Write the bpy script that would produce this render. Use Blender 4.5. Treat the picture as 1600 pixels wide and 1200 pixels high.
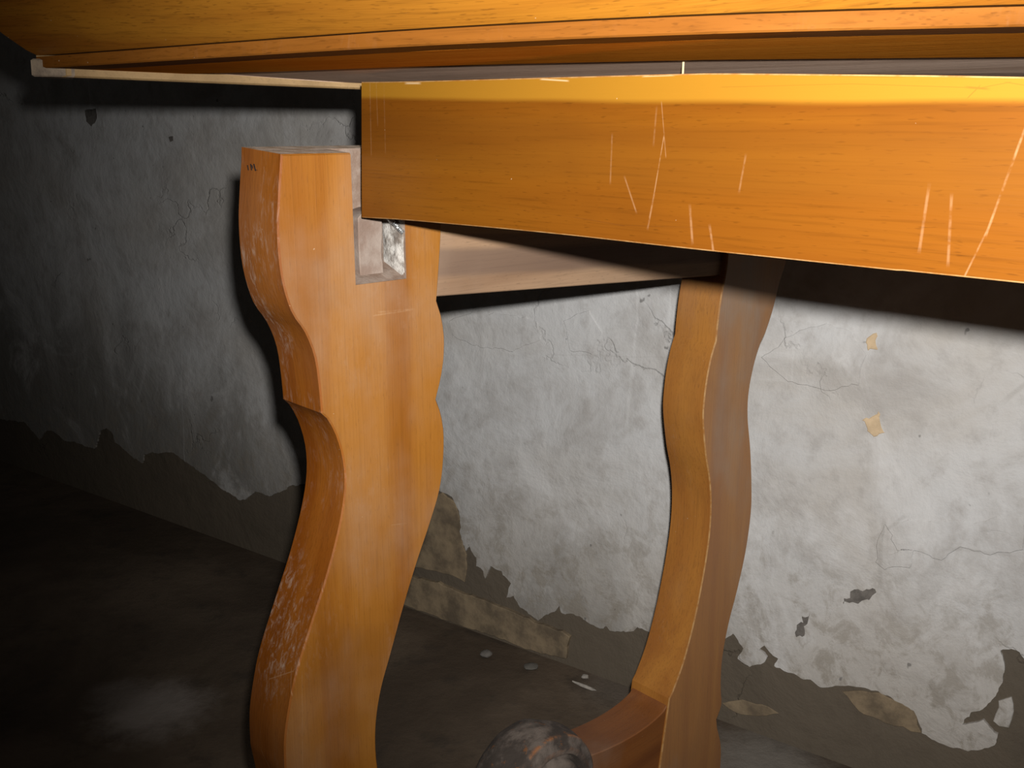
import bpy, bmesh, math, random
from mathutils import Vector, Matrix, noise
from mathutils.geometry import tessellate_polygon

for o in list(bpy.data.objects):
    bpy.data.objects.remove(o)
S = bpy.context.scene
COL = S.collection
RND = random.Random(7)

# ------------------------------------------------------------------ camera, world, flash, exposure
F_PX, HORIZON, CAM_H = 1550.0, 200.0, 0.76
PITCH = math.atan((600 - HORIZON) / F_PX)
cam = bpy.data.cameras.new('camera')
cam.sensor_width = 36.0
cam.lens = 36.0 * F_PX / 1600.0
cam.clip_start = 0.02
cam_o = bpy.data.objects.new('camera', cam)
cam_o.location = (0, 0, CAM_H)
cam_o.rotation_euler = (math.pi / 2 - PITCH, 0, 0)
COL.objects.link(cam_o)
S.camera = cam_o

W = bpy.data.worlds.new('world')
S.world = W
W.use_nodes = True
W.node_tree.nodes['Background'].inputs[0].default_value = (1.0, 0.93, 0.84, 1)
W.node_tree.nodes['Background'].inputs[1].default_value = 0.012

FWD = Vector((0, math.cos(PITCH), -math.sin(PITCH)))
UPV = Vector((0, math.sin(PITCH), math.cos(PITCH)))
RIGHT = Vector((1, 0, 0))
CAM = Vector((0, 0, CAM_H))

flash = bpy.data.lights.new('camera_flash', 'SPOT')
flash.energy = 57
flash.color = (1.0, 0.97, 0.93)
flash.spot_size = math.radians(90)
flash.spot_blend = 1.0
flash.shadow_soft_size = 0.007
flash_o = bpy.data.objects.new('camera_flash', flash)
flash_o.location = CAM + RIGHT * 0.013 + UPV * 0.032
aim = RIGHT * (1090 - 800) / F_PX + UPV * (600 - 450) / F_PX + FWD
flash_o.rotation_euler = aim.to_track_quat('-Z', 'Y').to_euler()
COL.objects.link(flash_o)

S.view_settings.view_transform = 'Standard'
S.view_settings.look = 'None'
S.view_settings.gamma = 1
S.view_settings.use_curve_mapping = False
S.view_settings.exposure = 0.0

# ------------------------------------------------------------------ helpers: sight lines to planes
def ray(px, py):
    return RIGHT * ((px - 800) / F_PX) + UPV * ((600 - py) / F_PX) + FWD

def hit(px, py, p0, n):
    r = ray(px, py)
    return CAM + r * ((p0 - CAM).dot(n) / r.dot(n))

class Frame:
    """A local frame: x along ang (radians from +X), z up, y = z cross x."""
    def __init__(self, loc, ang, tilt=0.0):
        self.m = Matrix.Translation(loc) @ Matrix.Rotation(ang, 4, 'Z') @ Matrix.Rotation(tilt, 4, 'X')
        self.i = self.m.inverted()
    def xz(self, px, py, y=0.0):           # sight line meets local plane y
        n = (self.m.to_3x3() @ Vector((0, 1, 0)))
        p = self.i @ hit(px, py, self.m @ Vector((0, y, 0)), n)
        return (p.x, p.z)
    def xy(self, px, py, z=0.0):           # sight line meets local plane z
        n = (self.m.to_3x3() @ Vector((0, 0, 1)))
        p = self.i @ hit(px, py, self.m @ Vector((0, 0, z)), n)
        return (p.x, p.y)
    def yz(self, px, py, x=0.0):
        n = (self.m.to_3x3() @ Vector((1, 0, 0)))
        p = self.i @ hit(px, py, self.m @ Vector((x, 0, 0)), n)
        return (p.y, p.z)

# ------------------------------------------------------------------ node helpers
def new_mat(name):
    m = bpy.data.materials.new(name)
    m.use_nodes = True
    nt = m.node_tree
    return m, nt, nt.nodes['Principled BSDF']

def N(nt, typ, **kw):
    n = nt.nodes.new(typ)
    for k, v in kw.items():
        setattr(n, k, v)
    return n

def setin(nt, sock, v):
    if isinstance(v, bpy.types.NodeSocket):
        nt.links.new(v, sock)
    else:
        sock.default_value = v

def math_(nt, op, a, b=0.0, c=None, clamp=False):
    n = N(nt, 'ShaderNodeMath', operation=op, use_clamp=clamp)
    setin(nt, n.inputs[0], a); setin(nt, n.inputs[1], b)
    if c is not None:
        setin(nt, n.inputs[2], c)
    return n.outputs[0]

def vmath(nt, op, a, b):
    n = N(nt, 'ShaderNodeVectorMath', operation=op)
    setin(nt, n.inputs[0], a); setin(nt, n.inputs[1], b)
    return n

def mix(nt, fac, a, b, mode='MIX'):
    n = N(nt, 'ShaderNodeMix', data_type='RGBA', blend_type=mode)
    setin(nt, n.inputs[0], fac); setin(nt, n.inputs[6], a); setin(nt, n.inputs[7], b)
    return n.outputs[2]

def rgba(c): return (c[0], c[1], c[2], 1.0)

def coords(nt):
    return N(nt, 'ShaderNodeTexCoord').outputs['Object']

def noise_(nt, vec, scale=(1, 1, 1), loc=(0, 0, 0), detail=4.0, rough=0.55, dist=0.0):
    mp = N(nt, 'ShaderNodeMapping')
    nt.links.new(vec, mp.inputs[0])
    mp.inputs['Scale'].default_value = scale
    mp.inputs['Location'].default_value = loc
    n = N(nt, 'ShaderNodeTexNoise')
    nt.links.new(mp.outputs[0], n.inputs['Vector'])
    n.inputs['Scale'].default_value = 1.0
    n.inputs['Detail'].default_value = detail
    n.inputs['Roughness'].default_value = rough
    n.inputs['Distortion'].default_value = dist
    return n.outputs[0]

def step(nt, v, lo, hi):
    n = N(nt, 'ShaderNodeMapRange', interpolation_type='SMOOTHSTEP')
    setin(nt, n.inputs[0], v)
    n.inputs[1].default_value = lo; n.inputs[2].default_value = hi
    return n.outputs[0]

def scratch_mask(nt, vec, segs, axes=(0, 2)):
    """1 on the listed line segments (a, b, width) in the two given local axes, 0 elsewhere."""
    sep = N(nt, 'ShaderNodeSeparateXYZ')
    nt.links.new(vec, sep.inputs[0])
    u, v = sep.outputs[axes[0]], sep.outputs[axes[1]]
    total = None
    for (a, b, w, s) in segs:
        dx, dy = b[0] - a[0], b[1] - a[1]
        L = math.hypot(dx, dy) or 1e-6
        dx, dy = dx / L, dy / L
        ru, rv = math_(nt, 'SUBTRACT', u, a[0]), math_(nt, 'SUBTRACT', v, a[1])
        al = math_(nt, 'ADD', math_(nt, 'MULTIPLY', ru, dx), math_(nt, 'MULTIPLY', rv, dy))
        ac = math_(nt, 'ADD', math_(nt, 'MULTIPLY', ru, -dy), math_(nt, 'MULTIPLY', rv, dx))
        over = math_(nt, 'MAXIMUM', math_(nt, 'MULTIPLY', al, -1.0), math_(nt, 'SUBTRACT', al, L))
        d = math_(nt, 'MAXIMUM', math_(nt, 'ABSOLUTE', ac), math_(nt, 'MULTIPLY', over, 0.15))
        k = math_(nt, 'MULTIPLY', math_(nt, 'SUBTRACT', 1.0, step(nt, d, w * 0.15, w * 0.75)), s * 0.34)
        total = k if total is None else math_(nt, 'MAXIMUM', total, k)
    return total

# ------------------------------------------------------------------ materials
def wood(name, dark, light, grain='Z', rough=0.33, scuff=0.0, scuff_side=None, segs=(), axes=(0, 2),
         dusty=0.0, bands=None, seed=0.0, side_tint=None, side_segs=(), fine=0.25, coat=0.15, extra=None, spec=0.4, glare_film=0.0):
    m, nt, b = new_mat(name)
    v = coords(nt)
    ax = {'X': 0, 'Y': 1, 'Z': 2}[grain]
    def sc(along, across):
        s = [across] * 3; s[ax] = along
        return tuple(s)
    big = noise_(nt, v, sc(2.0, 28.0), (seed, seed, seed), 3, 0.5, 0.6)
    col = mix(nt, step(nt, big, 0.3, 0.7), rgba(dark), rgba(light))
    fib = noise_(nt, v, sc(14.0, 520.0), (seed + 3, 0, seed), 3, 0.6)
    col = mix(nt, math_(nt, 'MULTIPLY', step(nt, fib, 0.48, 0.74), fine), col, rgba([c * 0.35 for c in dark]))
    pores = noise_(nt, v, sc(130.0, 1000.0), (seed, 9, 2), 1, 0.5)
    col = mix(nt, math_(nt, 'MULTIPLY', step(nt, pores, 0.62, 0.74), fine * 1.2), col, rgba([c * 0.3 for c in dark]))
    blot = noise_(nt, v, (9, 9, 9), (seed, 1, 5), 3)
    col = mix(nt, math_(nt, 'MULTIPLY', step(nt, blot, 0.5, 0.75), 0.35), col, rgba([c * 0.62 for c in dark]))
    sep = N(nt, 'ShaderNodeSeparateXYZ'); nt.links.new(v, sep.inputs[0])
    if bands:                                            # lighter or darker runs in the veneer: (axis, lo, hi, colour, amount)
        wob = math_(nt, 'MULTIPLY', math_(nt, 'SUBTRACT', noise_(nt, v, sc(3.0, 12.0), (4, seed, 1), 2), 0.5), 0.012)
        for (a_, lo, hi, slope, c_, amt, soft) in bands:
            p = math_(nt, 'ADD', sep.outputs[a_], wob)
            p = math_(nt, 'ADD', p, math_(nt, 'MULTIPLY', sep.outputs[ax], slope))
            k = math_(nt, 'MULTIPLY', step(nt, p, lo, lo + soft), math_(nt, 'SUBTRACT', 1.0, step(nt, p, hi, hi + soft)))
            col = mix(nt, math_(nt, 'MULTIPLY', k, amt), col, rgba(c_))
    ro = rough
    rough_s = math_(nt, 'ADD', math_(nt, 'MULTIPLY', blot, 0.15), ro)
    geo_n = N(nt, 'ShaderNodeTexCoord').outputs['Normal']
    nsep = N(nt, 'ShaderNodeSeparateXYZ'); nt.links.new(geo_n, nsep.inputs[0])
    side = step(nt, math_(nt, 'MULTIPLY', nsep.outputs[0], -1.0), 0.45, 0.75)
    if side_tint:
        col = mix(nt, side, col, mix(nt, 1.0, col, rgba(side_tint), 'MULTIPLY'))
    dust_col = rgba((0.27, 0.195, 0.14))
    if dusty:
        dn = noise_(nt, v, (7, 7, 4), (seed, 2, 8), 4, 0.6)
        df = noise_(nt, v, (60, 60, 60), (1, 2, seed), 4, 0.7)
        k = math_(nt, 'MULTIPLY', step(nt, dn, 0.46, 0.72), math_(nt, 'ADD', 0.45, math_(nt, 'MULTIPLY', df, 0.9)))
        k = math_(nt, 'ADD', math_(nt, 'MULTIPLY', k, dusty), glare_film)
        k = math_(nt, 'MULTIPLY', k, math_(nt, 'SUBTRACT', 1.0, math_(nt, 'MULTIPLY', side, 0.75)), clamp=True)
        col = mix(nt, k, col, dust_col)
        rough_s = math_(nt, 'ADD', rough_s, math_(nt, 'MULTIPLY', k, 0.5), clamp=True)
    if scuff:
        sa = noise_(nt, v, (16, 16, 9), (seed, 5, 1), 3, 0.6)
        sb = noise_(nt, v, (210, 210, 70), (5, seed, 3), 4, 0.75, 0.5)
        k = math_(nt, 'MULTIPLY', step(nt, sa, 0.45, 0.68), step(nt, sb, 0.46, 0.78))
        if scuff_side:
            k = math_(nt, 'MULTIPLY', k, math_(nt, 'ADD', math_(nt, 'MULTIPLY', side, 1.0 - scuff_side), scuff_side))
        k = math_(nt, 'MULTIPLY', k, scuff, clamp=True)
        col = mix(nt, k, col, rgba((0.34, 0.25, 0.19)))
        rough_s = math_(nt, 'ADD', rough_s, math_(nt, 'MULTIPLY', k, 0.4), clamp=True)
    ns = noise_(nt, v, (130, 130, 130), (2, 2, 2), 3, 0.7)
    if segs:
        k = scratch_mask(nt, v, segs, axes)
        k = math_(nt, 'MULTIPLY', k, step(nt, ns, 0.3, 0.6))
        if side_segs:
            k = math_(nt, 'MULTIPLY', k, math_(nt, 'SUBTRACT', 1.0, side))
        col = mix(nt, k, col, rgba((0.40, 0.26, 0.15)))
    if side_segs:
        k = math_(nt, 'MULTIPLY', scratch_mask(nt, v, side_segs, (1, 2)), side)
        col = mix(nt, k, col, rgba((0.40, 0.26, 0.15)))
    if extra:
        col = extra(nt, v, col)
    spk = noise_(nt, v, (330, 330, 330), (seed, 6, 6), 1)
    col = mix(nt, math_(nt, 'MULTIPLY', step(nt, spk, 0.79, 0.82), 0.5), col, rgba((0.4, 0.3, 0.2)))
    nt.links.new(col, b.inputs['Base Color'])
    nt.links.new(rough_s, b.inputs['Roughness'])
    b.inputs['Coat Weight'].default_value = coat
    b.inputs['Coat Roughness'].default_value = 0.25
    b.inputs['Specular IOR Level'].default_value = spec
    bp = N(nt, 'ShaderNodeBump')
    bp.inputs['Strength'].default_value = 0.12
    bp.inputs['Distance'].default_value = 0.002
    nt.links.new(fib, bp.inputs['Height'])
    nt.links.new(bp.outputs[0], b.inputs['Normal'])
    return m

def plain(name, col, rough=0.8, var=0.3, scale=60.0, metal=0.0, col2=None, bump=0.3, detail=5):
    m, nt, b = new_mat(name)
    v = coords(nt)
    n = noise_(nt, v, (scale,) * 3, (1, 2, 3), detail, 0.65)
    c2 = col2 or [c * (1 - var) for c in col]
    nt.links.new(mix(nt, step(nt, n, 0.35, 0.68), rgba(col), rgba(c2)), b.inputs['Base Color'])
    b.inputs['Roughness'].default_value = rough
    b.inputs['Metallic'].default_value = metal
    b.inputs['Specular IOR Level'].default_value = 0.25
    bp = N(nt, 'ShaderNodeBump'); bp.inputs['Strength'].default_value = bump; bp.inputs['Distance'].default_value = 0.003
    nt.links.new(n, bp.inputs['Height']); nt.links.new(bp.outputs[0], b.inputs['Normal'])
    return m

# ------------------------------------------------------------------ mesh helpers
def obj(name, bm, mats, parent=None, frame=None, smooth=True, angle=28):
    bmesh.ops.recalc_face_normals(bm, faces=bm.faces[:])
    me = bpy.data.meshes.new(name)
    bm.to_mesh(me); bm.free()
    for m in (mats if isinstance(mats, (list, tuple)) else [mats]):
        me.materials.append(m)
    if smooth:
        for p in me.polygons: p.use_smooth = True
        me.set_sharp_from_angle(angle=math.radians(angle))
    o = bpy.data.objects.new(name, me)
    COL.objects.link(o)
    if frame is not None:
        o.matrix_world = frame.m
    if parent is not None:
        o.parent = parent
        o.matrix_parent_inverse = parent_inv(parent)
    return o

WORLD = {}
def parent_inv(p):
    return WORLD[p.name].inverted()

def remember(o, m):
    WORLD[o.name] = m.copy()

def spline(pts, step_=0.006):
    """Catmull-Rom through 2D points; a point with a third value 's' is a sharp corner."""
    out = []
    n = len(pts)
    for i in range(n - 1):
        p1, p2 = pts[i], pts[i + 1]
        p0 = pts[i - 1] if i > 0 and len(p1) < 3 else p1
        p3 = pts[i + 2] if i + 2 < n and len(p2) < 3 else p2
        L = math.hypot(p2[0] - p1[0], p2[1] - p1[1])
        k = max(1, int(L / step_))
        for j in range(k):
            t = j / k
            q = []
            for d in (0, 1):
                a, b, c, e = p0[d], p1[d], p2[d], p3[d]
                q.append(0.5 * (2 * b + (c - a) * t + (2 * a - 5 * b + 4 * c - e) * t * t + (3 * b - a - 3 * c + e) * t ** 3))
            out.append(tuple(q))
    out.append(tuple(pts[-1][:2]))
    return out

def clean(poly, eps=0.0006):
    out = []
    for p in poly:
        if not out or math.hypot(p[0] - out[-1][0], p[1] - out[-1][1]) > eps:
            out.append(p)
    if math.hypot(out[0][0] - out[-1][0], out[0][1] - out[-1][1]) < eps:
        out.pop()
    return out

def area2(poly):
    return sum(poly[i - 1][0] * poly[i][1] - poly[i][0] * poly[i - 1][1] for i in range(len(poly)))

def inset(poly, d):
    s = 1 if area2(poly) > 0 else -1
    n = len(poly); out = []
    for i in range(n):
        a, b, c = Vector(poly[i - 1]), Vector(poly[i]), Vector(poly[(i + 1) % n])
        e1, e2 = (b - a).normalized(), (c - b).normalized()
        n1, n2 = Vector((-e1.y, e1.x)) * s, Vector((-e2.y, e2.x)) * s
        m = (n1 + n2)
        if m.length < 1e-4: m = n1
        m.normalize()
        k = max(0.5, m.dot(n1))
        q = b + m * min(d / k, d * 1.6)
        out.append((q.x, q.y))
    return out

def prism(bm, poly, y0, y1, ch=0.0, plane='XZ', edge_mat=0, lift=None):
    """Solid between y0 (front, chamfered) and y1 with the outline poly; plane XZ means outline (x,z)."""
    def P(p, y):
        if plane == 'XZ': return Vector((p[0], y, p[1]))
        if plane == 'XY': return Vector((p[0], p[1], y))
        return Vector((y, p[0], p[1]))
    rings = []
    if ch:
        sg = 1 if y1 > y0 else -1
        ins = inset(poly, ch)
        rings = [(ins, y0), (poly, y0 + sg * ch), (poly, y1 - sg * ch), (ins, y1)]
    else:
        rings = [(poly, y0), (poly, y1)]
    R = [[bm.verts.new(P(p, y)) for p in pl] for pl, y in rings]
    n = len(poly)
    for k in range(len(R) - 1):
        for i in range(n):
            f = bm.faces.new((R[k][i], R[k][(i + 1) % n], R[k + 1][(i + 1) % n], R[k + 1][i]))
            if ch and k != 1: f.material_index = edge_mat
    for ring, (pl, y) in ((R[0], rings[0]), (R[-1], rings[-1])):
        for t in tessellate_polygon([[Vector((p[0], p[1], 0)) for p in pl]]):
            try: bm.faces.new([ring[i] for i in t])
            except ValueError: pass

def box(bm, x0, x1, y0, y1, z0, z1):
    vs = [bm.verts.new((x, y, z)) for x in (x0, x1) for y in (y0, y1) for z in (z0, z1)]
    for q in ((0, 1, 3, 2), (4, 6, 7, 5), (0, 4, 5, 1), (2, 3, 7, 6), (0, 2, 6, 4), (1, 5, 7, 3)):
        bm.faces.new([vs[i] for i in q])

def jag(poly, amp=0.004, seg=0.012, seed=0, closed=True, freq=60.0):
    out = []
    n = len(poly)
    for i in range(n if closed else n - 1):
        a, b = poly[i], poly[(i + 1) % n]
        L = math.hypot(b[0] - a[0], b[1] - a[1])
        k = max(1, min(200, int(L / seg)))
        for j in range(k):
            t = j / k
            x, z = a[0] + (b[0] - a[0]) * t, a[1] + (b[1] - a[1]) * t
            if j or True:
                x += amp * noise.noise(Vector((x * freq, z * freq, seed)))
                z += amp * noise.noise(Vector((x * freq, z * freq, seed + 7.3)))
            out.append((x, z))
    if not closed: out.append(poly[-1])
    return out

# ------------------------------------------------------------------ setting: floor and wall
WALL_A = hit(640, 950, Vector((0, 0, 0)), Vector((0, 0, 1)))
WALL_B = hit(1300, 1188, Vector((0, 0, 0)), Vector((0, 0, 1)))
WANG = math.atan2((WALL_B - WALL_A).y, (WALL_B - WALL_A).x)
WF = Frame(WALL_A, WANG)

def wall_mat(name, base, dirt, beige, light_streak=0.4, specks=True, rough=0.85, runs=False):
    m, nt, b = new_mat(name)
    v = coords(nt)
    sep = N(nt, 'ShaderNodeSeparateXYZ'); nt.links.new(v, sep.inputs[0])
    n1 = noise_(nt, v, (2.2, 2.2, 2.6), (3, 1, 7), 5, 0.6, 0.5)
    n2 = noise_(nt, v, (9, 9, 9), (1, 4, 2), 6, 0.65, 0.4)
    n3 = noise_(nt, v, (38, 38, 30), (6, 4, 2), 5, 0.7)
    col = mix(nt, math_(nt, 'MULTIPLY', step(nt, n1, 0.40, 0.70), 0.75), rgba(base), rgba(beige))
    col = mix(nt, math_(nt, 'MULTIPLY', step(nt, n2, 0.45, 0.74), 0.75), col, rgba(dirt))
    col = mix(nt, math_(nt, 'MULTIPLY', step(nt, n3, 0.48, 0.72), 0.5), col, rgba(dirt))
    # whitish blooms and runs
    st = noise_(nt, v, (38, 38, 1.6), (2, 8, 1), 3, 0.6)
    st2 = noise_(nt, v, (3.0, 3.0, 2.0), (9, 2, 1), 2)
    k = math_(nt, 'MULTIPLY', step(nt, st, 0.60, 0.72), step(nt, st2, 0.48, 0.6))
    col = mix(nt, math_(nt, 'MULTIPLY', k, light_streak), col, rgba([min(1, c * 1.25) for c in base]))
    k = math_(nt, 'MULTIPLY', step(nt, noise_(nt, v, (24, 24, 1.2), (7, 8, 3), 3, 0.6), 0.58, 0.72), step(nt, st2, 0.55, 0.35))
    col = mix(nt, math_(nt, 'MULTIPLY', k, 0.25), col, rgba(dirt))
    # damp rise: the foot of the wall is browner
    low = math_(nt, 'ADD', sep.outputs[2], math_(nt, 'MULTIPLY', n2, 0.25))
    col = mix(nt, math_(nt, 'MULTIPLY', math_(nt, 'SUBTRACT', 1.0, step(nt, low, 0.15, 0.50)), 0.7), col, rgba(beige))
    if runs:                                             # darker grey foot of the wall, climbing higher towards its far end
        d1 = math_(nt, 'ADD', sep.outputs[2], math_(nt, 'MULTIPLY', sep.outputs[0], 0.22))
        d1 = math_(nt, 'ADD', d1, math_(nt, 'MULTIPLY', noise_(nt, v, (7, 7, 2.2), (5, 5, 5), 5, 0.6, 0.6), 0.45))
        col = mix(nt, math_(nt, 'MULTIPLY', math_(nt, 'SUBTRACT', 1.0, step(nt, d1, 0.22, 0.55)), 0.8), col, rgba((0.17, 0.16, 0.145)))
        low2 = math_(nt, 'SUBTRACT', 1.0, step(nt, math_(nt, 'ADD', sep.outputs[2], math_(nt, 'MULTIPLY', n1, 0.3)), 0.18, 0.55))
        gr = noise_(nt, v, (30, 30, 26), (4, 7, 4), 6, 0.75, 0.5)
        col = mix(nt, math_(nt, 'MULTIPLY', math_(nt, 'MULTIPLY', low2, step(nt, gr, 0.46, 0.62)), 0.8), col, rgba((0.26, 0.23, 0.19)))
        wht = noise_(nt, v, (6, 6, 5), (3, 9, 4), 6, 0.68, 0.8)
        col = mix(nt, math_(nt, 'MULTIPLY', step(nt, wht, 0.52, 0.68), 0.5), col, rgba((0.64, 0.635, 0.63)))
    if specks:
        sp = noise_(nt, v, (55, 55, 48), (8, 3, 3), 2, 0.5)
        col = mix(nt, math_(nt, 'MULTIPLY', step(nt, sp, 0.735, 0.78), 0.7), col, rgba([c * 0.35 for c in dirt]))
    cr = N(nt, 'ShaderNodeTexVoronoi', feature='DISTANCE_TO_EDGE')
    wv = vmath(nt, 'ADD', v, vmath(nt, 'SCALE', (0, 0, 0), (0, 0, 0)).outputs[0])
    dn = N(nt, 'ShaderNodeTexNoise'); nt.links.new(v, dn.inputs['Vector']); dn.inputs['Scale'].default_value = 14; dn.inputs['Detail'].default_value = 5
    sc = N(nt, 'ShaderNodeVectorMath', operation='SCALE'); nt.links.new(dn.outputs['Color'], sc.inputs[0]); sc.inputs['Scale'].default_value = 0.18
    nt.links.new(sc.outputs[0], wv.inputs[1])
    nt.links.new(wv.outputs[0], cr.inputs['Vector']); cr.inputs['Scale'].default_value = 4.2
    line = math_(nt, 'SUBTRACT', 1.0, step(nt, cr.outputs['Distance'], 0.002, 0.012))
    line = math_(nt, 'MULTIPLY', line, step(nt, noise_(nt, v, (5, 5, 5), (4, 4, 9), 2), 0.54, 0.66))
    col = mix(nt, math_(nt, 'MULTIPLY', line, 0.28), col, rgba([c * 0.55 for c in dirt]))
    if runs:
        w_ = lambda a, c, w, s: (WF.xz(*a), WF.xz(*c), w, s)
        pale = [w_((284, 460), (286, 560), 0.003, 0.5), w_((286, 560), (290, 720), 0.003, 0.5), w_((268, 400), (270, 540), 0.004, 0.3), w_((1000, 430), (993, 540), 0.004, 0.6), w_((993, 540), (985, 650), 0.005, 0.5),
                w_((305, 240), (310, 330), 0.004, 0.4), w_((125, 540), (127, 680), 0.003, 0.3), w_((780, 700), (800, 560), 0.002, 0.2)]
        wv2 = vmath(nt, 'ADD', v, (0, 0, 0)); s2 = N(nt, 'ShaderNodeVectorMath', operation='SCALE'); nt.links.new(dn.outputs['Color'], s2.inputs[0]); s2.inputs['Scale'].default_value = 0.012
        nt.links.new(s2.outputs[0], wv2.inputs[1])
        off = vmath(nt, 'SUBTRACT', wv2.outputs[0], (0.006, 0.006, 0.006)).outputs[0]
        col = mix(nt, scratch_mask(nt, off, pale), col, rgba((0.74, 0.74, 0.74)))
        dark_ = [w_((472, 150), (473, 260), 0.002, 0.5), w_((1090, 560), (860, 552), 0.002, 0.25), w_((1375, 900), (1380, 830), 0.005, 0.6), w_((1380, 830), (1400, 815), 0.004, 0.5),
                 w_((1590, 610), (1600, 600), 0.005, 0.6), w_((690, 766), (722, 846), 0.004, 0.8), w_((1500, 858), (1560, 864), 0.005, 0.5)]
        col = mix(nt, scratch_mask(nt, off, dark_), col, rgba((0.20, 0.18, 0.155)))
    nt.links.new(col, b.inputs['Base Color'])
    b.inputs['Roughness'].default_value = rough
    b.inputs['Specular IOR Level'].default_value = 0.2
    h = math_(nt, 'ADD', math_(nt, 'MULTIPLY', n3, 0.5), math_(nt, 'ADD', math_(nt, 'MULTIPLY', n2, 1.4), math_(nt, 'MULTIPLY', line, -0.5)))
    bp = N(nt, 'ShaderNodeBump'); bp.inputs['Strength'].default_value = 0.45; bp.inputs['Distance'].default_value = 0.008
    nt.links.new(h, bp.inputs['Height']); nt.links.new(bp.outputs[0], b.inputs['Normal'])
    return m

M_RENDER = wall_mat('bare_grey_render', (0.105, 0.09, 0.072), (0.05, 0.042, 0.034), (0.135, 0.108, 0.078), 0.2, False)
M_PLASTER = wall_mat('old_pale_plaster', (0.56, 0.56, 0.56), (0.35, 0.33, 0.31), (0.43, 0.395, 0.35), 0.5, runs=True)
M_BEIGE = plain('beige_undercoat', (0.27, 0.205, 0.13), 0.9, scale=26, col2=(0.13, 0.10, 0.068), bump=0.7)
M_CREAM = plain('cream_undercoat', (0.62, 0.47, 0.30), 0.9, scale=60, var=0.2, bump=0.4)
M_DARKHOLE = plain('dark_hollow', (0.17, 0.155, 0.14), 0.95, scale=90, var=0.4)

bm = bmesh.new()
box(bm, -4.0, 3.2, 0.0, 0.20, -0.02, 2.6)
wall = obj('wall_back', bm, M_RENDER, None, WF, smooth=False)
wall['kind'] = 'structure'
remember(wall, WF.m)

def wpx(pts, y=0.0): return [WF.xz(p[0], p[1], y) for p in pts]

low_edge = [(-140, 600), (-60, 640), (0, 655), (40, 660), (62, 688), (72, 672), (84, 674), (100, 688), (120, 692), (148, 702), (152, 690),
            (156, 676), (166, 668), (175, 676), (180, 690), (200, 708), (222, 724), (226, 708), (250, 708), (268, 706), (290, 722),
            (310, 735), (345, 762), (372, 780), (384, 780), (400, 768), (425, 775), (455, 760), (560, 735), (640, 742), (690, 768),
            (700, 771), (710, 783), (716, 796), (720, 812), (719, 830), (722, 845), (728, 860), (733, 850), (738, 860), (743, 870), (745, 884),
            (755, 890), (758, 904), (763, 894), (768, 885), (774, 888), (782, 893), (797, 910), (792, 934), (803, 932), (813, 947), (826, 958),
            (840, 968), (850, 962), (860, 957), (870, 955), (873, 947), (878, 957), (900, 960), (920, 973), (943, 982), (947, 978), (953, 985),
            (990, 988), (997, 980), (1020, 990), (1060, 1000), (1100, 1000), (1132, 998), (1147, 992), (1160, 1012), (1153, 1030), (1172, 1042),
            (1190, 1038), (1200, 1026), (1186, 1016), (1196, 1010), (1206, 1022), (1217, 1028), (1211, 1042), (1240, 1055), (1265, 1064),
            (1284, 1074), (1310, 1071), (1341, 1074), (1373, 1080), (1400, 1094), (1430, 1112), (1438, 1130), (1442, 1146), (1460, 1158),
            (1480, 1167), (1512, 1174), (1540, 1170), (1558, 1160), (1558, 1148), (1537, 1124), (1520, 1130), (1504, 1132), (1520, 1112),
            (1544, 1102), (1558, 1085), (1567, 1067), (1572, 1042), (1564, 1017), (1580, 1012), (1592, 1017), (1600, 1030), (1640, 1060)]
def tess_ok(poly):
    a = 0.0
    for t in tessellate_polygon([[Vector((p[0], p[1], 0)) for p in poly]]):
        q = [poly[i] for i in t]
        a += abs((q[1][0] - q[0][0]) * (q[2][1] - q[0][1]) - (q[2][0] - q[0][0]) * (q[1][1] - q[0][1]))
    return abs(a - abs(area2(poly))) < 0.004
for amp_ in (1.0, 0.8, 0.6, 0.45, 0.3, 0.15, 0.0):       # torn edge: as ragged as it can be without crossing itself
    le = jag(jag(wpx(low_edge, -0.003), 0.0035 * amp_, 0.006, 3, closed=False, freq=90), 0.0016 * amp_, 0.003, 5, closed=False, freq=280)
    pl = le + [(le[-1][0] + 0.5, le[-1][1] - 0.03), (3.1, le[-1][1]), (3.1, 2.6), (-3.9, 2.6), (-3.9, le[0][1] + 0.03), (le[0][0] - 0.5, le[0][1])]
    if tess_ok(clean(pl, 0.0008)): break
bm = bmesh.new()
# chips in the plaster are real holes through the sheet
prism(bm, clean(pl, 0.0008), -0.0035, 0.002)
plaster = obj('plaster_coat', bm, M_PLASTER, wall, WF, smooth=False)
plaster['label'] = 'pale flaking plaster with torn lower edge'

def patch(name, pts, mat, y=-0.002, amp=0.003, label=None, seed=1, back=0.003, seg=0.008):
    bm = bmesh.new()
    prism(bm, clean(jag(wpx(pts, y), amp, seg, seed, freq=110)), y, back, 0.0008)
    o = obj(name, bm, mat, wall, WF, smooth=False)
    if label: o['label'] = label
    return o

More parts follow.
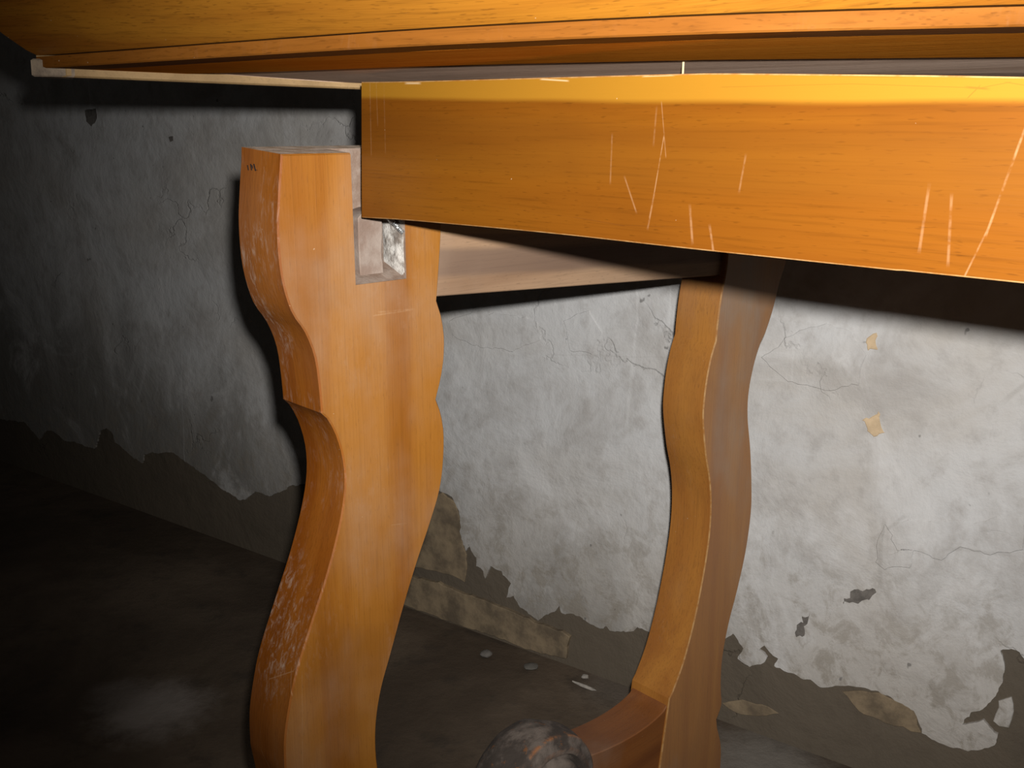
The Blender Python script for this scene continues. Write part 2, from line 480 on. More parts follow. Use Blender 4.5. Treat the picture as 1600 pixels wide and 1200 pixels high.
patch('render_patch', [(690, 770), (712, 786), (719, 815), (721, 845), (728, 866), (729, 890), (725, 909), (707, 900), (680, 893), (640, 884), (610, 870), (640, 800)], M_BEIGE, -0.0025, label='exposed beige undercoat', seed=4)
patch('skirting_strip', [(560, 880), (650, 903), (685, 911), (710, 923), (750, 937), (787, 950), (833, 972), (877, 987), (889, 996), (884, 1028), (860, 1025),
                         (813, 1012), (773, 994), (717, 978), (677, 962), (633, 947), (560, 925)], M_BEIGE, -0.006, 0.003, 'broken beige cement skirting strip', 5)
patch('render_patch', [(1315, 1080), (1345, 1078), (1375, 1084), (1430, 1110), (1437, 1146), (1410, 1138), (1385, 1131), (1341, 1112)], M_BEIGE, -0.002, label='exposed beige undercoat', seed=6)
patch('render_patch', [(1128, 1098), (1160, 1094), (1200, 1104), (1215, 1114), (1190, 1120), (1150, 1116)], M_BEIGE, -0.0012, label='exposed beige undercoat', seed=7)
patch('plaster_flake', [(1552, 1128), (1562, 1096), (1580, 1090), (1584, 1112), (1576, 1138), (1560, 1136)], M_PLASTER, -0.003, 0.002, None, 8)
patch('plaster_chip', [(1352, 526), (1368, 521), (1372, 541), (1357, 546)], M_CREAM, -0.0042, 0.006, 'cream chip in the plaster', 9, seg=0.003)
patch('plaster_chip', [(1344, 660), (1356, 655), (1372, 642), (1378, 676), (1364, 683), (1356, 670)], M_CREAM, -0.0042, 0.007, 'cream chip in the plaster', 10, seg=0.003)
patch('plaster_hollow', [(1314, 942), (1332, 926), (1352, 915), (1362, 922), (1369, 928), (1354, 940), (1340, 943), (1326, 938)], M_DARKHOLE, -0.0038, 0.008, 'dark hollow where plaster fell', 11, seg=0.003)
patch('plaster_hollow', [(1240, 996), (1250, 972), (1262, 960), (1264, 972), (1252, 994)], M_DARKHOLE, -0.0038, 0.008, 'dark hollow where plaster fell', 12, seg=0.003)
patch('plaster_hollow', [(132, 172), (150, 168), (152, 186), (142, 198), (134, 190)], M_DARKHOLE, -0.0038, 0.003, 'dark hollow where plaster fell', 13, seg=0.006)
patch('plaster_hollow', [(263, 214), (270, 212), (271, 221), (265, 222)], M_DARKHOLE, -0.0038, 0.002, 'dark hollow where plaster fell', 14, seg=0.006)

# raised flakes: lifted plaster curls with a real edge
for i, pts in enumerate([[(1368, 880), (1374, 836), (1382, 822), (1378, 850), (1392, 868), (1410, 858), (1428, 862), (1420, 890), (1398, 886), (1380, 892)],
                         [(1384, 820), (1440, 812), (1520, 818), (1560, 808), (1600, 812), (1600, 860), (1540, 866), (1500, 858), (1470, 876), (1430, 858), (1400, 860)],
                         [(1190, 560), (1240, 520), (1290, 505), (1330, 520), (1352, 556), (1340, 600), (1290, 612), (1230, 596)],
                         [(700, 500), (740, 486), (790, 492), (838, 500), (846, 530), (800, 548), (740, 540), (706, 524)],
                         [(880, 500), (920, 486), (940, 520), (925, 552), (890, 548)]]):
    patch('plaster_flake', pts, M_PLASTER, -0.0050, 0.004, None, 20 + i, back=-0.0030, seg=0.006)

# floor
m, nt, b = new_mat('dark_cement_floor')
v = coords(nt)
n1 = noise_(nt, v, (3, 3, 3), (2, 2, 1), 5, 0.6, 0.5)
n2 = noise_(nt, v, (14, 14, 14), (2, 5, 1), 6, 0.7)
col = mix(nt, step(nt, n1, 0.35, 0.7), rgba((0.072, 0.052, 0.036)), rgba((0.145, 0.108, 0.076)))
col = mix(nt, math_(nt, 'MULTIPLY', step(nt, n2, 0.5, 0.7), 0.5), col, rgba((0.04, 0.033, 0.027)))
FO = Frame(Vector((0, 0, 0)), 0.0)
def spot(c, r, colr, amt):
    global col
    d = vmath(nt, 'DISTANCE', v, (c[0], c[1], 0.0)).outputs['Value']
    k = math_(nt, 'SUBTRACT', 1.0, step(nt, math_(nt, 'ADD', d, math_(nt, 'MULTIPLY', math_(nt, 'SUBTRACT', n2, 0.5), r * 1.2)), r * 0.2, r))
    col = mix(nt, math_(nt, 'MULTIPLY', k, amt), col, rgba(colr))
spot(FO.xy(240, 1108), 0.10, (0.32, 0.28, 0.25), 0.85)
spot(FO.xy(185, 1088), 0.06, (0.18, 0.15, 0.13), 0.6)
spot(FO.xy(1200, 1185), 0.10, (0.22, 0.20, 0.175), 0.8)
spot(FO.xy(960, 1075), 0.08, (0.16, 0.135, 0.11), 0.6)
nt.links.new(col, b.inputs['Base Color'])
b.inputs['Roughness'].default_value = 0.75
b.inputs['Specular IOR Level'].default_value = 0.25
bp = N(nt, 'ShaderNodeBump'); bp.inputs['Strength'].default_value = 0.4; bp.inputs['Distance'].default_value = 0.01
nt.links.new(n2, bp.inputs['Height']); nt.links.new(bp.outputs[0], b.inputs['Normal'])
bm = bmesh.new()
fc = [WF.m @ Vector((x, y, 0)) for x, y in ((-4, 0.05), (3.2, 0.05), (3.2, -3.2), (-4, -3.2))]
top = [bm.verts.new((p.x, p.y, 0)) for p in fc]
bot = [bm.verts.new((p.x, p.y, -0.05)) for p in fc]
bm.faces.new(top); bm.faces.new(bot[::-1])
for i in range(4): bm.faces.new((top[i], bot[i], bot[(i + 1) % 4], top[(i + 1) % 4]))
floor = obj('floor', bm, m, None, None, smooth=False)
floor['kind'] = 'structure'

# ------------------------------------------------------------------ the table
TA = math.radians(43)                                    # heading of the trestle, front leg to wall leg
A = hit(440, 240, Vector((0, 0.64, 0)), Vector((0, 1, 0)))
TF = Frame(Vector((A.x, A.y, 0)), TA)                    # x: along the trestle, y: away from its inner face
LEG_T = 0.052
table = bpy.data.objects.new('table', None)
table.empty_display_size = 0.2
COL.objects.link(table)
table.matrix_world = TF.m
remember(table, TF.m)
table['label'] = 'orange varnished wooden table with S-curved legs and a loosened apron board'
table['category'] = 'table'

def tpx(pts, y=0.0):
    out = []
    for p in pts:
        q = TF.xz(p[0], p[1], y)
        out.append(q + tuple(p[2:]))
    return out

def seg_on(fr, a, b, w, s=1.0, y=0.0):
    return (fr.xz(a[0], a[1], y), fr.xz(b[0], b[1], y), w, s)

# ---- front leg
ridge = [(440, 241, 's'), (436, 300), (434, 360), (440, 430), (456, 486), (478, 520), (493, 560), (500, 610), (503, 646, 's'), (512, 654), (526, 680),
         (537, 720), (539, 765), (531, 820), (512, 895), (485, 980), (462, 1055), (451, 1110), (445, 1160), (446, 1210)]
rgt = [(692, 232, 's'), (690, 360), (684, 458, 's'), (683, 470, 's'), (690, 492), (695, 525), (694, 565), (688, 600), (682, 624, 's'), (688, 640), (694, 670), (694, 715),
       (688, 765), (672, 820), (652, 880), (631, 950), (612, 1020), (597, 1075), (589, 1125), (588, 1170), (592, 1210)]
L_ = spline(tpx(ridge)); R_ = spline(tpx(rgt))
lf, rf = L_[-1], R_[-1]
L_ += spline([lf, (lf[0] + 0.006, lf[1] - 0.06), (lf[0] + 0.004, lf[1] - 0.14), (lf[0] - 0.03, 0.035, 's'), (lf[0] - 0.03, 0.0, 's')])[1:]
R_ += spline([rf, (rf[0] + 0.012, rf[1] - 0.06), (rf[0] + 0.03, rf[1] - 0.14), (rf[0] + 0.05, 0.035, 's'), (rf[0] + 0.05, 0.0, 's')])[1:]
R_[0] = (R_[0][0], L_[0][1])
leg_poly = clean(L_ + R_[::-1])

near_segs = [seg_on(TF, (585, 493), (637, 485), 0.0011, 0.9), seg_on(TF, (472, 1052), (473, 1230), 0.0005, 0.7), seg_on(TF, (600, 487), (638, 484), 0.0014, 0.7),
             seg_on(TF, (615, 820), (632, 818), 0.0006, 0.6), seg_on(TF, (582, 433), (648, 434), 0.0004, 0.1)]
def seg_side(a, b, w, s, x): return (TF.yz(a[0], a[1], x), TF.yz(b[0], b[1], x), w, s)
x1 = TF.xz(455, 1075)[0]; x2 = TF.xz(480, 975)[0]
side_segs = [seg_side((424, 1060), (447, 1053), 0.0008, 0.9, x1), seg_side((447, 1053), (456, 1088), 0.0008, 0.9, x1),
             seg_side((475, 925), (489, 975), 0.0006, 0.8, x2), seg_side((417, 1172), (430, 1205), 0.0008, 0.7, x1 - 0.005), seg_side((394, 1175), (397, 1200), 0.0006, 0.7, x1)]
ink = []
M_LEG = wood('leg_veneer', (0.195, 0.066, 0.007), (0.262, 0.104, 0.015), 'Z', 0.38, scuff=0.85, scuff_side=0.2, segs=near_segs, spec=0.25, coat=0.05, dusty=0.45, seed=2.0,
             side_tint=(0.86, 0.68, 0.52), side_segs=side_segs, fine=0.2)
M_LEG_FAR = wood('wall_leg_veneer', (0.255, 0.088, 0.010), (0.34, 0.136, 0.018), 'Z', 0.36, scuff=0.12, dusty=0.75, glare_film=0.26, seed=7.0, fine=0.25,  # even film paints the greyish glare of dust at a grazing angle
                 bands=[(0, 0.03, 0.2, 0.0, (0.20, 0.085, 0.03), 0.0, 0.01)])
M_WORN = plain('worn_pale_edge', (0.33, 0.19, 0.075), 0.6, scale=120, col2=(0.24, 0.10, 0.022), bump=0.1)
M_DUSTTOP = plain('dusty_sawn_wood', (0.62, 0.52, 0.43), 0.9, scale=90, col2=(0.42, 0.30, 0.20), bump=0.4)
M_GLUE = plain('dried_white_glue', (0.46, 0.44, 0.41), 0.8, scale=110, col2=(0.15, 0.125, 0.105), bump=0.8)
M_MORT = plain('raw_mortise_wood', (0.17, 0.115, 0.085), 0.9, scale=70, col2=(0.25, 0.195, 0.16), bump=0.5)

def apply_bool(o, cutter):
    md = o.modifiers.new('cut', 'BOOLEAN'); md.operation = 'DIFFERENCE'; md.object = cutter; md.solver = 'EXACT'
    bpy.context.view_layer.update()
    dg = bpy.context.evaluated_depsgraph_get()
    me = bpy.data.meshes.new_from_object(o.evaluated_get(dg))
    o.modifiers.clear()
    old = o.data; o.data = me; bpy.data.meshes.remove(old)
    me.name = o.name
    bpy.data.objects.remove(cutter)

rec_l = TF.xz(550, 300)[0]; rec_r = TF.xz(634, 400)[0]; rec_b = TF.xz(590, 441)[1]; leg_top = L_[0][1]
REC_D = 0.030
bm = bmesh.new()
prism(bm, leg_poly, 0.0, LEG_T, 0.0011, edge_mat=1)
leg1 = obj('leg', bm, [M_LEG, M_WORN], table, TF)
bm = bmesh.new(); box(bm, rec_l, rec_r, -0.02, REC_D, rec_b, leg_top + 0.03)
cut = obj('cutter', bm, M_MORT, None, TF, smooth=False)
apply_bool(leg1, cut)
for v_ in leg1.data.vertices:                              # the top is sawn slightly out of square
    if v_.co.z > leg_top - 0.003: v_.co.z += v_.co.y * 0.075
me = leg1.data
me.materials.clear()
for mm in (M_LEG, M_WORN, M_MORT, M_DUSTTOP): me.materials.append(mm)
for p in me.polygons:
    c = p.center; n = p.normal
    if n.z > 0.9 and c.z > leg_top - 0.003: p.material_index = 3
    elif rec_l - 1e-4 < c.x < rec_r + 1e-4 and 1e-4 < c.y < REC_D + 1e-4 and c.z > rec_b - 1e-4 and (abs(c.y - REC_D) < 1e-4 or abs(c.x - rec_l) < 1e-4 or abs(c.x - rec_r) < 1e-4 or abs(c.z - rec_b) < 1e-4): p.material_index = 2
    elif p.material_index > 1: p.material_index = 0
me.set_sharp_from_angle(angle=math.radians(28))
leg1['label'] = 'front leg with an open mortise at its top'

# glue crust on the mortise cheek, dusty lip, split tenon stub and bolt: sub-parts of the front leg
remember(leg1, TF.m)
def lump(bm, plane, c0, c1, fixed, thick, seed, nu=8, nv=16):
    g = []
    for i in range(nu + 1):
        row = []
        for j in range(nv + 1):
            u, w = i / nu, j / nv
            a = c0[0] + (c1[0] - c0[0]) * u; z = c0[1] + (c1[1] - c0[1]) * w
            e = min(1.0, 5 * min(u, 1 - u, w, 1 - w) + 0.12)
            h = thick * e * (0.55 + 0.9 * abs(noise.noise(Vector((a * 180, z * 120, seed)))))
            row.append(bm.verts.new((fixed - h, a, z) if plane == 'x' else (a, fixed - h, z)))
        g.append(row)
    for i in range(nu):
        for j in range(nv):
            bm.faces.new((g[i][j], g[i + 1][j], g[i + 1][j + 1], g[i][j + 1]))
bm = bmesh.new()
lump(bm, 'x', (0.001, rec_b), (REC_D - 0.002, rec_b + 0.052), rec_r + 0.0005, 0.0022, 3.0)
o = obj('glue_crust', bm, M_GLUE, leg1, TF); o['label'] = 'crust of dried white glue in the mortise'
bm = bmesh.new()
sx0 = TF.xz(562, 400, 0.011)[0]; sx1 = TF.xz(597, 400, 0.012)[0]
stub = jag([(sx0, rec_b), (sx1, rec_b), (sx1, rec_b + 0.046), (sx1 - 0.006, rec_b + 0.05), (sx0 + 0.004, rec_b + 0.047), (sx0, rec_b + 0.044)], 0.0012, 0.005, 4)
prism(bm, clean(stub), 0.011, REC_D + 0.0003, 0.0006)
o = obj('tenon_stub', bm, plain('split_tenon', (0.165, 0.115, 0.09), 0.9, scale=45, col2=(0.24, 0.195, 0.165), bump=0.5), leg1, TF); o['label'] = 'split brown tenon left in the mortise'
bm = bmesh.new()
lump(bm, 'y', (rec_l + 0.0004, rec_b + 0.001), (rec_l + 0.006, leg_top - 0.001), REC_D + 0.0002, 0.0016, 9.0, 4, 24)
o = obj('dust_ridge', bm, M_GLUE, leg1, TF)
bm = bmesh.new()
prism(bm, [(0.0006, rec_b - 0.0002), (REC_D, rec_b - 0.0002), (REC_D, rec_b + 0.012), (0.012, rec_b + 0.0048)], rec_l + 0.0002, rec_r - 0.0002, plane='YZ')
o = obj('dust_fill', bm, M_MORT, leg1, TF, smooth=False)
# bolt
def rod(bm, p0, p1, r, seg=14, rings=28, thread=0.0):
    p0, p1 = Vector(p0), Vector(p1); d = (p1 - p0); L = d.length; d.normalize()
    a = d.orthogonal().normalized(); c = d.cross(a)
    prev = None
    for k in range(rings + 1):
        row = []
        for i in range(seg):
            t = 2 * math.pi * i / seg
            rr = r + thread * math.sin(2 * math.pi * (k / 2.0 * 0.9) + t)
            row.append(bm.verts.new(p0 + d * (L * k / rings) + (a * math.cos(t) + c * math.sin(t)) * rr))
        if prev:
            for i in range(seg): bm.faces.new((prev[i], prev[(i + 1) % seg], row[(i + 1) % seg], row[i]))
        else: bm.faces.new(row[::-1])
        prev = row
    bm.faces.new(prev)
M_STEEL = plain('dull_steel', (0.55, 0.56, 0.56), 0.35, scale=300, metal=0.9, var=0.4, bump=0.1)
bm = bmesh.new()
q0 = TF.xz(606, 336, 0.012); q1 = TF.xz(628, 364, 0.004)
rod(bm, (q0[0], 0.014, q0[1]), (q1[0], 0.002, q1[1]), 0.0020, thread=0.0004, rings=30)
o = obj('screw', bm, M_STEEL, leg1, TF); o['label'] = 'bare threaded steel screw in the mortise'
# ink strokes on the outer edge near the top
M_INK = plain('black_ink', (0.012, 0.010, 0.010), 0.6, var=0.2)
def fx(px, py):          # the side face of the leg is almost plane here
    return TF.yz(px, py, TF.xz(437, py)[0])
bm = bmesh.new()
xs = TF.xz(437, 260)[0] - 0.0003
for (a, b_, w) in (((388, 258), (389, 266), 1.6), ((393, 256), (394, 266), 2.2), ((395, 258), (396, 263), 1.2), ((398, 256), (400, 267), 2.4), ((400, 265), (403, 266), 2.0)):
    ya, za = fx(*a); yb, zb = fx(*b_)
    hw = w * 0.00018
    vs = [bm.verts.new((xs - dx, y, z)) for dx in (0, 0.0004) for (y, z) in ((ya - hw, za), (ya + hw, za), (yb + hw, zb), (yb - hw, zb))]
    for q in ((0, 1, 2, 3), (4, 7, 6, 5), (0, 4, 5, 1), (1, 5, 6, 2), (2, 6, 7, 3), (3, 7, 4, 0)): bm.faces.new([vs[i] for i in q])
o = obj('ink_mark', bm, M_INK, leg1, TF, smooth=False); o['label'] = 'short black ink strokes'

# ---- wall leg
ridge2 = [(1141, 300, 's'), (1137, 400), (1133, 432), (1126, 470), (1121, 510), (1119, 533, 's'), (1112, 556), (1105, 590), (1100, 630), (1099, 660), (1103, 710), (1109, 750), (1111, 790), (1108, 840),
          (1099, 900), (1085, 970), (1068, 1035), (1051, 1082, 's'), (1046, 1092, 's'), (1040, 1135), (1031, 1200), (1026, 1240)]
rgt2 = [(1240, 300, 's'), (1230, 400), (1219, 440), (1208, 485), (1196, 522, 's'), (1190, 534), (1180, 565), (1171, 610), (1169, 650), (1173, 700), (1175, 755), (1174, 800), (1166, 860), (1153, 920),
        (1139, 975), (1129, 1030), (1127, 1075), (1128, 1100), (1120, 1124, 's'), (1121, 1135), (1127, 1165), (1126, 1200), (1122, 1240)]
L2 = spline(tpx(ridge2)); R2 = spline(tpx(rgt2))
TOPZ = 0.0
lf, rf = L2[-1], R2[-1]
L2 += [(lf[0] - 0.005, 0.0)]; R2 += [(rf[0] - 0.004, 0.0)]
far_poly = clean(L2 + R2[::-1])
FAR_L, FAR_R = L2, R2
# table top frame (needed to stop the wall leg under it)
C0 = hit(58, 107, Vector((0, 0, CAM_H + 0.0375)), Vector((0, 0, 1)))
C1 = hit(1600, 41.5, Vector((0, 0, CAM_H + 0.0375)), Vector((0, 0, 1)))
FA = math.atan2((C1 - C0).y, (C1 - C0).x)
TILT = math.radians(-2.4)
UF = Frame(C0, FA, TILT)
def under_z(x, y):                                       # world height of the table's underside at trestle coords
    P = TF.m @ Vector((x, y, 0))
    n = UF.m.to_3x3() @ Vector((0, 0, 1))
    return P.z + (C0 - P).dot(n) / n.z
ft = min(under_z(FAR_L[0][0], 0), under_z(FAR_R[0][0], LEG_T)) - 0.005
FAR_L[0] = (FAR_L[0][0], ft); FAR_R[0] = (FAR_R[0][0], ft)
far_poly = clean([p for i, p in enumerate(FAR_L) if i == 0 or p[1] < ft - 0.002] + [p for i, p in enumerate(FAR_R) if i == 0 or p[1] < ft - 0.002][::-1])
bm = bmesh.new()
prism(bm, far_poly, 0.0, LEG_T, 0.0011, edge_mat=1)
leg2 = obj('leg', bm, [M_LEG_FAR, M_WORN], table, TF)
leg2['label'] = 'rear leg beside the wall'

# ---- rail between the legs: raw unvarnished board
M_RAIL = wood('raw_rail_wood', (0.30, 0.17, 0.085), (0.44, 0.27, 0.145), 'X', 0.75, dusty=0.35, seed=4.0, fine=0.3, coat=0.0,
              bands=[(2, 0.0, 10.0, 0.0, (0.30, 0.17, 0.085), 0.0, 0.01)])
ra = TF.xz(684, 463, 0.006); rb = TF.xz(1138, 429, 0.006)
rt = min(under_z(ra[0], 0.03), under_z(rb[0], 0.0)) - 0.006
def band(fr, px, y): return fr.xz(px[0], px[1], y)[1]
sl = (rb[1] - ra[1]) / (rb[0] - ra[0])
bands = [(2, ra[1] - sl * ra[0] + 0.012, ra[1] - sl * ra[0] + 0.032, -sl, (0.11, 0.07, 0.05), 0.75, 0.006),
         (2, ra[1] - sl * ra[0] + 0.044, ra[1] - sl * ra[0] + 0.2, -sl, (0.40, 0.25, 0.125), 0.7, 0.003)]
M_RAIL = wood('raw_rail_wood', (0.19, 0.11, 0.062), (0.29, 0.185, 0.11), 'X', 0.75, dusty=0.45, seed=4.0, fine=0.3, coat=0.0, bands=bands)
bm = bmesh.new()
prism(bm, [(ra[0] - 0.001, ra[1]), (rb[0] + 0.0008, rb[1]), (rb[0] + 0.0008, rt), (ra[0] - 0.001, rt)], 0.006, 0.030, 0.0008)
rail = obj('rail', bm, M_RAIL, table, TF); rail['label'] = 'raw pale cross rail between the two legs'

# ---- curved stretcher with carved scroll
fe = [(1047, 1090), (1038, 1110), (1012, 1134), (978, 1156), (940, 1174), (905, 1186)]
SY = 0.002
top_c = spline(tpx([(1050, 1084)] + fe, SY))
jx = max(p[0] for p in top_c)
jb = TF.xz(1036, 1165, SY)
low = [(jb[0] + 0.002, 0.012), (top_c[-1][0] - 0.02, 0.012)]
poly = clean(top_c + low[::-1])
M_STR = wood('stretcher_wood', (0.13, 0.04, 0.009), (0.19, 0.065, 0.014), 'X', 0.5, dusty=0.4, seed=11.0, fine=0.2)
bm = bmesh.new()
prism(bm, poly, SY, LEG_T - 0.002, 0.001, edge_mat=0)
st = obj('stretcher', bm, [M_STR], table, TF); st['label'] = 'darker curved lower stretcher'
remember(st, TF.m)
# scroll: a turned knuckle with stepped rings, axis across the trestle
p1 = TF.xz(820, 1199, -0.010); p2 = TF.xz(858, 1160, -0.010); p3 = TF.xz(905, 1150, -0.010)
def circ(a, b, c):
    ax, ay = a; bx, by = b; cx, cy = c
    d = 2 * (ax * (by - cy) + bx * (cy - ay) + cx * (ay - by))
    ux = ((ax * ax + ay * ay) * (by - cy) + (bx * bx + by * by) * (cy - ay) + (cx * cx + cy * cy) * (ay - by)) / d
    uy = ((ax * ax + ay * ay) * (cx - bx) + (bx * bx + by * by) * (ax - cx) + (cx * cx + cy * cy) * (bx - ax)) / d
    return ux, uy, math.hypot(ax - ux, ay - uy)
sc_x, sc_z, sc_r = circ(p1, p2, p3)
prof = [(0.0, -0.014), (0.40, -0.0165), (0.56, -0.016), (0.60, -0.0145), (0.63, -0.010), (0.68, -0.009), (0.71, -0.013), (0.80, -0.0135), (0.88, -0.0095), (0.94, -0.0095), (0.985, -0.008), (1.0, -0.004), (1.0, 0.012), (0.97, 0.026), (0.91, 0.038), (0.82, 0.046), (0.6, 0.050), (0.0, 0.050)]
prof = [(0.0, prof[0][1])] + spline([(a, b_ * 12) for a, b_ in prof[0:]], 0.06)
bm = bmesh.new()
SEG = 64
prev = None
for (rr, yy) in prof:
    yy = yy / 12 if (rr, yy) != (0.0, prof[0][1]) else yy
    row = []
    for i in range(SEG):
        t = 2 * math.pi * i / SEG
        wob = 1 + 0.045 * noise.noise(Vector((math.cos(t) * 2, math.sin(t) * 2, yy * 60)))
        r = max(1e-4, rr * sc_r * wob)
        row.append(bm.verts.new((sc_x + r * math.cos(t), yy, sc_z + r * math.sin(t))))
    if prev:
        for i in range(SEG): bm.faces.new((prev[i], prev[(i + 1) % SEG], row[(i + 1) % SEG], row[i]))
    prev = row
bmesh.ops.remove_doubles(bm, verts=bm.verts[:], dist=0.0003)
m, nt, b = new_mat('dusty_carved_wood')
v = coords(nt)
d1 = noise_(nt, v, (22, 22, 22), (1, 6, 2), 5, 0.65)
d2 = noise_(nt, v, (90, 90, 90), (1, 6, 9), 4, 0.7)
col = mix(nt, step(nt, d1, 0.42, 0.62), rgba((0.045, 0.034, 0.027)), rgba((0.15, 0.12, 0.10)))
pt = N(nt, 'ShaderNodeNewGeometry').outputs['Pointiness']
worn = math_(nt, 'MULTIPLY', math_(nt, 'MULTIPLY', step(nt, pt, 0.53, 0.58), step(nt, d2, 0.38, 0.55)), step(nt, d1, 0.40, 0.52))
col = mix(nt, worn, col, rgba((0.30, 0.11, 0.03)))
col = mix(nt, math_(nt, 'MULTIPLY', step(nt, d2, 0.60, 0.70), 0.7), col, rgba((0.20, 0.075, 0.02)))
nt.links.new(col, b.inputs['Base Color']); b.inputs['Roughness'].default_value = 0.85
bp = N(nt, 'ShaderNodeBump'); bp.inputs['Strength'].default_value = 0.4; bp.inputs['Distance'].default_value = 0.003
nt.links.new(d2, bp.inputs['Height']); nt.links.new(bp.outputs[0], b.inputs['Normal'])
o = obj('scroll', bm, m, st, TF, angle=50); o['label'] = 'dusty dark carved scroll end'

# ---- apron (fascia) board pulled out of the front leg's mortise
AF_O = TF.m @ Vector((rec_l + 0.0035, 0, 0))
AF = Frame(Vector((AF_O.x, AF_O.y, 0)), TA - math.pi / 2)        # x: out of the leg along the table, y: into the table
topl = [(564, 128), (640, 127), (820, 122), (1000, 117), (1100, 114.5), (1300, 116), (1450, 117.5), (1600, 120)]
botl = [(564.5, 340), (620, 343), (690, 349), (800, 359), (900, 369), (1050, 386), (1200, 402), (1400, 423), (1600, 443)]
tl = [AF.xz(*p) for p in topl]; bl = [AF.xz(*p) for p in botl]
ex = tl[-1][0] + 0.42
tl.append((ex, tl[-1][1] + 0.004)); bl.append((ex, bl[-1][1] - 0.001))
ap = clean(spline(tl, 0.02) + spline(bl, 0.02)[::-1])
sg = lambda a, b_, w, s=0.8: seg_on(AF, a, b_, w, s)
ap_segs = [sg((1034, 165), (1040, 240), 0.0005, 0.6), sg((1037, 215), (1020, 315), 0.0006, 0.8), sg((1020, 315), (1014, 346), 0.0010, 0.6), sg((956, 222), (954, 275), 0.0010, 0.35),
           sg((979, 286), (991, 322), 0.0009, 0.55), sg((1163, 255), (1157, 288), 0.0010, 0.4), sg((1079, 338), (1081, 366), 0.0013, 0.6), sg((1111, 368), (1113, 382), 0.0012, 0.7),
           sg((1600, 205), (1545, 355), 0.0009, 0.7), sg((1545, 355), (1508, 430), 0.0007, 0.6), sg((1486, 322), (1482, 398), 0.0011, 0.45), sg((1449, 308), (1439, 375), 0.0012, 0.45),
           sg((578, 130), (580, 235), 0.0009, 0.35), sg((588, 135), (590, 190), 0.0008, 0.3), sg((600, 140), (602, 230), 0.0012, 0.2), sg((1025, 180), (1022, 215), 0.001, 0.3)]
zt0, zt1 = tl[0][1], tl[-2][1]
slope_t = -(zt1 - zt0) / (tl[-2][0] - tl[0][0])
a1 = AF.xz(1100, 142)[1]; b1 = AF.xz(1600, 152)
SAP = (0.21, 0.098, 0.009)
def apron_extra(nt, v, col):
    crack = [sg((1130, 136), (1215, 134), 0.0003, 0.6), sg((1215, 134), (1330, 131), 0.0003, 0.6), sg((1330, 131), (1520, 137), 0.0003, 0.7), sg((1520, 137), (1533, 138), 0.0008, 0.9),
             sg((1527, 138), (1516, 149), 0.0004, 0.9), sg((1533, 137), (1575, 129), 0.0003, 0.8), sg((1575, 129), (1600, 133), 0.0003, 0.8), sg((1310, 119), (1400, 121), 0.0003, 0.7), sg((1400, 121), (1440, 118), 0.0003, 0.6),
             sg((700, 313), (900, 340), 0.0004, 0.35), sg((900, 340), (970, 352), 0.0006, 0.7), sg((970, 352), (1110, 356), 0.0004, 0.5), sg((740, 180), (1050, 200), 0.0005, 0.25)]
    k = scratch_mask(nt, v, crack)
    col = mix(nt, k, col, rgba((0.06, 0.02, 0.005)))
    chips = [sg((792, 121), (824, 121), 0.0012, 0.9), sg((850, 124), (882, 126), 0.0008, 0.8), sg((1015, 118), (1042, 117), 0.0011, 0.9), sg((640, 130), (650, 130), 0.0012, 0.8)]
    return mix(nt, scratch_mask(nt, v, chips), col, rgba((0.75, 0.62, 0.42)))
M_APRON = wood('apron_veneer', (0.094, 0.028, 0.0022), (0.132, 0.046, 0.0034), 'X', 0.27, segs=ap_segs, seed=1.0, fine=0.28, coat=0.0, spec=0.16, extra=apron_extra,
               bands=[(2, zt0 - 0.0125, 2.0, slope_t - 0.006, SAP, 0.85, 0.004), (2, zt0 - 0.055, zt0 - 0.025, slope_t, (0.09, 0.03, 0.003), 0.5, 0.01)])
bm = bmesh.new()
prism(bm, ap, 0.0, 0.022, 0.0006, edge_mat=1)
apron = obj('apron', bm, [M_APRON, M_WORN], table, AF)
apron['label'] = 'orange veneered apron board with pale scratches'

# ---- table top: moulded edges, dark underside panel
M_EDGE = wood('bevel_veneer', (0.16, 0.050, 0.004), (0.235, 0.094, 0.008), 'X', 0.36, seed=3.0, fine=0.34, coat=0.08)
M_LIP = wood('lip_veneer', (0.105, 0.034, 0.004), (0.145, 0.052, 0.008), 'X', 0.6, seed=5.0, fine=0.3, scuff=0.05, coat=0.0, spec=0.03)
M_UNDER = wood('under_moulding', (0.40, 0.125, 0.011), (0.50, 0.18, 0.020), 'X', 0.8, seed=6.0, fine=0.2, coat=0.0, spec=0.0)
M_EDGE_Y = wood('end_veneer', (0.15, 0.056, 0.005), (0.23, 0.105, 0.010), 'Y', 0.36, seed=3.0, fine=0.34)
M_RAW = wood('raw_edge_strip', (0.17, 0.105, 0.042), (0.25, 0.16, 0.07), 'Y', 0.7, seed=8.0, fine=0.2, coat=0.0)
M_PANEL = wood('dusty_underside', (0.36, 0.25, 0.185), (0.50, 0.37, 0.29), 'X', 0.9, seed=9.0, fine=0.3, coat=0.0, spec=0.0)
top = bpy.data.objects.new('tabletop', None)
COL.objects.link(top)
top.matrix_world = UF.m
top.parent = table; top.matrix_parent_inverse = parent_inv(table)
remember(top, UF.m)
LEN, WID, BACKZ = 1.75, 0.66, 0.058
LIP = 0.0072
PSLOPE = -0.0012

